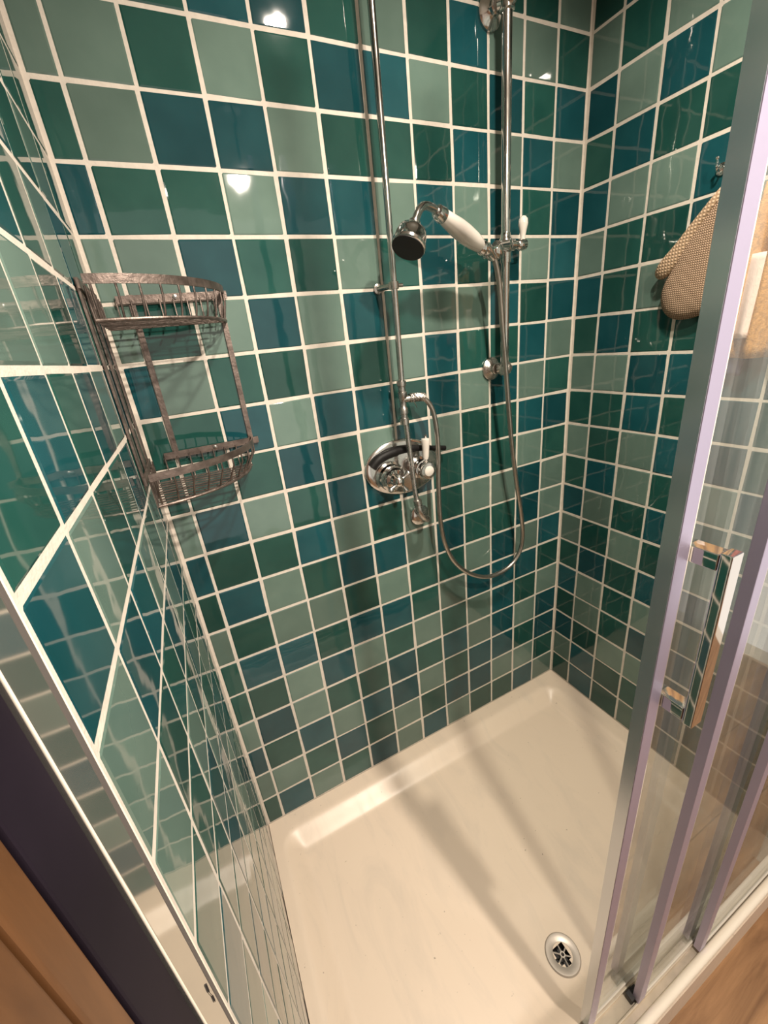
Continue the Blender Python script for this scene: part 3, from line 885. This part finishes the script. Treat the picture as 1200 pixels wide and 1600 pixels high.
def blob(outline, x0, thick, parent, name, mat, n=5):
    """soft cushion filling an outline in the y-z plane, hanging against the wall x0 side."""
    c = Vector((0, sum(p[0] for p in outline) / len(outline), sum(p[1] for p in outline) / len(outline)))
    k = len(outline)
    vs, fs = [], []
    for side in (-1, 1):
        for j in range(n + 1):
            s = 1.0 - (j / n) ** 1.3
            h = math.sqrt(max(0, 1 - s ** 4))
            for (y, z) in outline:
                vs.append((x0 + side * thick * h, c.y + (y - c.y) * s, c.z + (z - c.z) * s))
    L = (n + 1) * k
    for b in (0, L):
        for j in range(n):
            for i in range(k):
                i2 = (i + 1) % k
                fs.append((b + j*k + i, b + j*k + i2, b + (j+1)*k + i2, b + (j+1)*k + i))
    mb = MB().add(vs, fs)
    o = mb.build(name, mat, parent, angle=180)
    m = o.modifiers.new('weld', 'WELD'); m.merge_threshold = 0.0004
    return o

mt = thing('bath_mitt', 'beige woven sisal bath mitt hanging thumb down from the right wall', 'bath mitt', (XR - 0.02, -0.34, 1.32))
hand = [(-0.392,1.588),(-0.366,1.560),(-0.338,1.530),(-0.312,1.497),(-0.296,1.470),(-0.284,1.430),(-0.272,1.405),(-0.266,1.380),(-0.272,1.352),(-0.288,1.332),(-0.312,1.322),(-0.340,1.322),(-0.366,1.330),(-0.384,1.352),(-0.392,1.390),(-0.394,1.440),(-0.408,1.500),(-0.426,1.560),(-0.428,1.584)]
hand = [(p.x, p.y) for p in spline([(a, b, 0) for a, b in hand], 3)]
blob(hand, XR - 0.020, 0.015, mt, 'palm', 'sisal')
thumb = [(-0.368,1.570),(-0.345,1.545),(-0.318,1.515),(-0.290,1.482),(-0.264,1.456),(-0.249,1.437),(-0.248,1.424),(-0.258,1.414),(-0.272,1.414),(-0.288,1.426),(-0.305,1.448),(-0.322,1.476),(-0.338,1.502),(-0.356,1.528),(-0.374,1.552)]
thumb = [(p.x, p.y) for p in spline([(a, b, 0) for a, b in thumb], 3)]
blob(thumb, XR - 0.024, 0.012, mt, 'thumb', 'sisal_rim')
MB().tube(spline([(XR-0.022,-0.424,1.580),(XR-0.022,-0.422,1.602),(XR-0.016,-0.415,1.6155),(XR-0.021,-0.406,1.602),(XR-0.022,-0.398,1.582)], 5), 0.0022, 7).build('hanging_loop', 'sisal_rim', mt)

def drape(name, label, cat, y0, y1, z0, z1, xoff, mat, flare=0.0, nf=2.2, amp=0.006, parent=None, th=0.004):
    nu, nv = 26, 14
    top, bot = [], []
    vs, fs = [], []
    for sgn in (0, 1):
        for j in range(nv + 1):
            v = j / nv
            for i in range(nu + 1):
                u = i / nu
                half = (y1 - y0) / 2 * (1 + flare * (v - 0.5))
                y = (y0 + y1) / 2 + (u - 0.5) * 2 * half
                x = XR - xoff - amp * (1 + v) * math.sin(u * nf * 2 * math.pi + 0.6) - 0.004 * v - th * sgn
                vs.append((x, y, z1 + (z0 - z1) * v))
    L = (nv + 1) * (nu + 1)
    for b in (0, L):
        for j in range(nv):
            for i in range(nu):
                a = b + j * (nu + 1) + i
                fs.append((a, a + 1, a + nu + 2, a + nu + 1))
    edge = [i for i in range(nu + 1)] + [j * (nu + 1) + nu for j in range(1, nv + 1)] + [nv * (nu + 1) + i for i in range(nu - 1, -1, -1)] + [j * (nu + 1) for j in range(nv - 1, 0, -1)]
    for k in range(len(edge)):
        a, b = edge[k], edge[(k + 1) % len(edge)]
        fs.append((a, b, b + L, a + L))
    mb = MB().add(vs, fs)
    o = mb.build(name, mat, parent, angle=180, origin=None)
    if parent is None: tag(o, label, cat)
    return o
oc = thing('ochre_cloth', 'ochre terry cloth with a pale pink panel hanging behind the door glass', 'cloth', (XR - 0.02, -0.47, 1.225))
drape('cloth', '', '', -0.520, -0.430, 1.235, 1.548, 0.020, 'ochre', flare=0.55, parent=oc)
drape('pale_panel', '', '', -0.468, -0.436, 1.275, 1.430, 0.026, 'pink', flare=-0.2, nf=0.6, amp=0.004, parent=oc, th=0.003)
MB().tube(spline([(XR-0.024,-0.500,1.545),(XR-0.022,-0.487,1.557),(XR-0.022,-0.478,1.5605),(XR-0.022,-0.468,1.557),(XR-0.024,-0.455,1.545)], 4), 0.002, 6).build('hanging_loop', 'ochre', oc)
drape('red_cloth', 'dark red cloth hanging right of the ochre cloth behind the glass', 'cloth', -0.585, -0.530, 1.30, 1.56, 0.014, 'red', flare=0.2, nf=1.2, amp=0.004)
drape('navy_cloth', 'small navy cloth peeking out below the ochre cloth', 'cloth', -0.462, -0.428, 1.198, 1.30, 0.008, 'navy_cloth', flare=-0.4, nf=1.0, amp=0.002)

# ------------------------------------------------------------------ lift everything so that the floor is z = 0
for o in list(bpy.data.objects):
    if o.parent is None:
        o.location.z += FL
